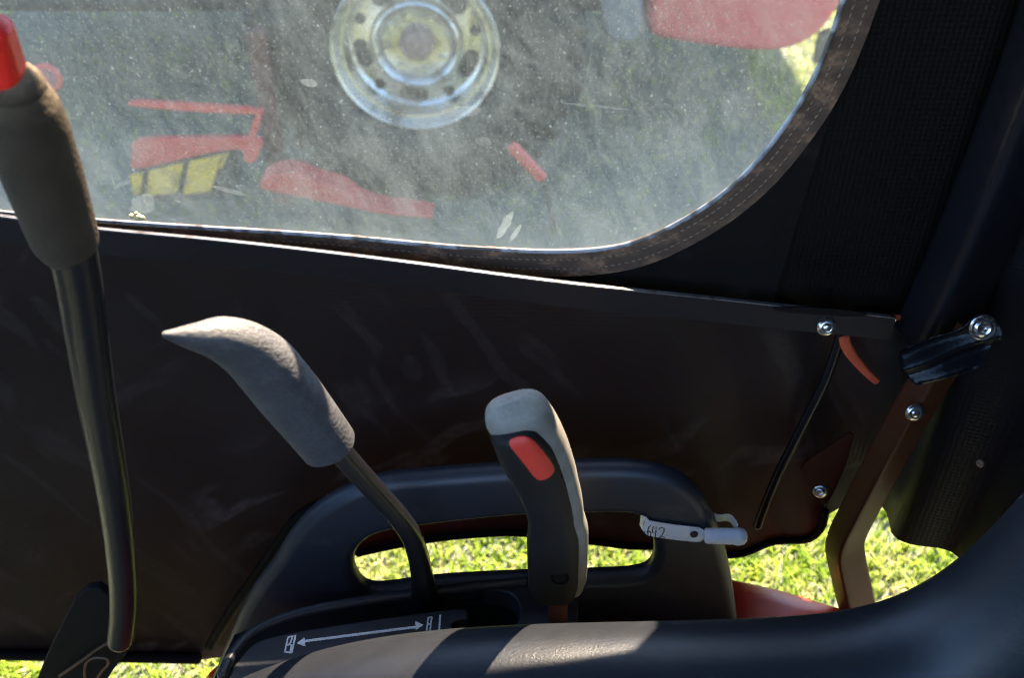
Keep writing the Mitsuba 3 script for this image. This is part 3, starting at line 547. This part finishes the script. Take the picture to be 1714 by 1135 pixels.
fw = np.interp(fi, np.arange(60), w3) - .0035; fw[-6:] *= np.linspace(1, .86, 6)
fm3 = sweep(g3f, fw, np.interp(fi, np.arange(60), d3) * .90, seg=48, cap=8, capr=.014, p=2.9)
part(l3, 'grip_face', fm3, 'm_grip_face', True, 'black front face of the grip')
def hit(mesh, u, v):
    d = ray(u, v); a, b, c = (mesh.vertices[mesh.faces[:, k]] for k in range(3)); e1, e2 = b - a, c - a; h = np.cross(d, e2); q = (e1 * h).sum(1); q[np.abs(q) < 1e-14] = 1e-14
    w = EYE - a; U = (w * h).sum(1) / q; g = np.cross(w, e1); Vv = (g @ d) / q; t = (e2 * g).sum(1) / q; t = t[(U >= 0) & (Vv >= 0) & (U + Vv <= 1) & (t > 0)]
    return EYE + d * t.min() if len(t) else at(u, v, .65)
def on_grip(px, off=0): return np.array([hit(fm3, u, v) for u, v in px])
def facing_plate(px, th, r):      # small plate lying on the tilted front face of the grip
    c = on_grip(px, 0); cm = c.mean(0); _, _, vt = np.linalg.svd(c - cm); nrm = vt[2]; nrm = nrm if nrm[1] > 0 else -nrm
    ex = np.array([1.0, 0, 0]); ex -= nrm * (ex @ nrm); ex /= np.linalg.norm(ex); ez = np.cross(ex, nrm); ez = ez if ez[2] > 0 else -ez
    q = np.stack([(c - cm) @ ex, (c - cm) @ ez], 1); m = plate(resample(chaikin(q, 2), .0012), -th, .004, r)
    v = m.vertices; m.vertices = cm + v[:, :1] * ex + v[:, 1:2] * nrm + v[:, 2:] * ez; m.fix_normals(); return m
dpx = resample(chaikin(np.array([(850, 738), (864, 730), (880, 729), (893, 736), (912, 758), (927, 779), (929, 790), (920, 800), (905, 806), (895, 801), (875, 774), (854, 749)], float), 2), 2.5)
def decal():      # thin sticker pressed onto the curved face of the grip
    m = sheet(dpx * [1, -1], 0, 0, lambda v: v, 3.0); V = np.array([hit(fm3, u, -w) for u, _, w in m.vertices]); d = (V - EYE) / np.linalg.norm(V - EYE, axis=1, keepdims=True); n = len(V)
    e = np.sort(m.faces[:, [0, 1, 1, 2, 2, 0]].reshape(-1, 2), 1); u_, c_ = np.unique(e, axis=0, return_counts=True); e = u_[c_ == 1]
    F = np.vstack([m.faces, m.faces[:, ::-1] + n, np.stack([e[:, 0], e[:, 1], e[:, 1] + n], 1), np.stack([e[:, 0], e[:, 1] + n, e[:, 0] + n], 1)])
    q = trimesh.Trimesh(np.vstack([V - d * .0014, V + d * .001]), F, process=False); q.fix_normals(); return q
part(l3, 'decal', decal(), 'm_red_decal', 30, 'red rounded rectangle')
pc = on_grip([(937, 966)], .0)[0]
part(l3, 'screw_plug', place(revolve([(.0001, .0015), (.007, .0015), (.0075, .0005), (.009, .0005), (.0092, .002), (.0098, .002), (.010, -.002), (.0001, -.002)], 28), z=(0, -1, .12), o=pc), 'm_black', 30)

# ------------------------------------------------------------------ white tag on the handle
tg = thing('numbered_tag', 'white plastic band tag numbered 1642 clipped round the grab handle', 'tag')
TY = HY - .024
def ribbon(pts, h, th):
    P = np.asarray(pts, float); n = len(P); t = np.gradient(P[:, :2], axis=0); t /= np.linalg.norm(t, axis=1, keepdims=True); nn = np.stack([t[:, 1], -t[:, 0]], 1)
    V, F = [], []
    for i in range(n):
        for a, b in ((-1, 1), (1, 1), (1, -1), (-1, -1)): V.append([P[i, 0] + nn[i, 0] * a * th / 2, P[i, 1] + nn[i, 1] * a * th / 2, P[i, 2] + b * h[i] / 2])
    for i in range(n - 1):
        for j in range(4): a, b = 4 * i + j, 4 * i + (j + 1) % 4; F += [[a, b, b + 4], [a, b + 4, a + 4]]
    F += [[0, 1, 2], [0, 2, 3], [4 * n - 4, 4 * n - 2, 4 * n - 3], [4 * n - 4, 4 * n - 1, 4 * n - 2]]
    m = trimesh.Trimesh(V, F, process=False); m.fix_normals(); return m
tz0, tz1 = at(1075, 884, TY), at(1180, 898, TY)
kk = np.linspace(0, 1, 50)
bx = tz0[0] + (tz1[0] - tz0[0]) * kk; bz = tz0[2] + (tz1[2] - tz0[2]) * kk; by = TY + .0 * kk + .014 * np.clip((.12 - kk) / .12, 0, 1) ** 2 + .006 * (kk - .5) ** 2
hb = np.full(50, .0245); hb[-8:] = .0245 * np.sqrt(np.clip(1 - (np.arange(8) / 7.6) ** 2, .12, 1)); band = np.stack([bx, by, bz], 1)
part(tg, 'band', ribbon(band, hb, .0014), 'm_white', 30)
bb = [at(1075, 884, TY) + [-.001, .04, 0], at(1073, 884, TY) + [-.004, .07, 0], at(1130, 905, TY) + [0, .075, -.02], at(1195, 905, TY) + [.01, .055, -.02], at(1222, 893, TY) + [.006, .028, -.006], at(1232, 890, TY) + [.002, .006, 0]]
part(tg, 'return_band', ribbon(curve(np.array(bb), 40), np.full(40, .012), .0014), 'm_white', 30)
def cyl(p0, p1, prof): 
    d = p1 - p0; L = np.linalg.norm(d); return place(revolve([(max(r, 1e-4), z * L) for r, z in prof], 40), x=(0, 1, 0), z=d, o=p0)
ca, cb2 = at(1180, 897, TY - .004), at(1251, 899, TY - .004)
part(tg, 'barrel', cyl(ca, cb2, [(0, 0), (.006, 0), (.0088, .02), (.0092, .06), (.0096, .72), (.0103, .74), (.0104, .80), (.0098, .815), (.0098, .86), (.0088, .92), (.006, .97), (0, 1)]), 'm_white', 35, 'white barrel clasp')
hl = at(1162, 896, TY - .002); part(tg, 'rivet', place(revolve([(.0001, .0012), (.0042, .0012), (.0046, -.001), (.0001, -.001)], 24), z=(0, -1, 0), o=hl + [0, .0008, 0]), 'm_ink', 30)
digits = {'1': [[(0, 1), (.1, 0)]], '6': [[(.75, 1), (.3, .75), (.12, .3), (.3, .02), (.7, .05), (.8, .32), (.5, .5), (.18, .35)]], '4': [[(.3, 1), (.1, .45), (.9, .5)], [(.8, 1), (.65, -.15)]], '2': [[(.1, .8), (.4, 1), (.8, .85), (.7, .5), (.1, .05), (.3, .15), (.95, .02)]]}
ink = []
for ch_, u0, wpx in (('1', 1079, 3), ('6', 1083, 8), ('4', 1091, 9), ('2', 1102, 12)):
    for strok in digits[ch_]:
        pts = []
        for a, b in curve([(x, y) for x, y in strok], 24):
            q = at(u0 + a * wpx, 898 - b * 18 + (u0 - 1077) * .10, TY); j = np.argmin(np.abs(bx - q[0])); pts.append([q[0], by[j] - .0009, q[2]])
        ink.append(sweep(np.array(pts), .00055, .0004, seg=6, cap=1))
part(tg, 'number', cat(*ink), 'm_ink', True, 'handwritten black number 1642')

# ------------------------------------------------------------------ seat
se = thing('tractor_seat', 'padded black vinyl tractor seat whose side bolster sweeps up into the backrest', 'seat')
SY = .62
sil = [(250, 1215), (330, 1170), (400, 1137), (460, 1112), (540, 1086), (630, 1067), (740, 1053), (880, 1045), (1050, 1041), (1230, 1037), (1340, 1031), (1420, 1022), (1475, 1010), (1520, 992), (1562, 968), (1602, 938), (1642, 902), (1682, 860), (1718, 818), (1790, 735), (1860, 640)]
R = .066
S = np.array([at(u, v, SY) for u, v in sil]); S2 = resample(chaikin(S, 2, False), .012, False)
tt = np.gradient(S2, axis=0); tt /= np.linalg.norm(tt, axis=1, keepdims=True)
# the tube's axis lies one radius below its upper outline, square to the line of sight from the left door
vv = S2 - EYE; vv /= np.linalg.norm(vv, axis=1, keepdims=True); nn = np.cross(tt, vv); nn /= np.linalg.norm(nn, axis=1, keepdims=True); nn *= np.sign(nn[:, 2:]) * -1
axis = S2 + nn * R
for _ in range(6): axis[1:-1] = (axis[:-2] + axis[1:-1] * 2 + axis[2:]) / 4
part(se, 'bolster', sweep(axis, R, R, seg=56, cap=6), 'm_seat', True)
cu = np.array([(p[0], p[2]) for p in axis[::4]]); lowr = np.vstack([cu, [(cu[-1][0] + .1, cu[-1][1]), (cu[-1][0] + .1, .70), (cu[0][0] - .02, .70)]])
part(se, 'cushion', plate(resample(lowr, .012), -.16, SY - .10, .03), 'm_seat', 40)
part(se, 'far_bolster', (lambda m: (m.apply_transform(np.diag([1, -1, 1, 1.0])), m.apply_translation([0, .34, 0]), m.fix_normals(), m)[-1])(sweep(axis, R, R, seg=32, cap=6)), 'm_seat', True)
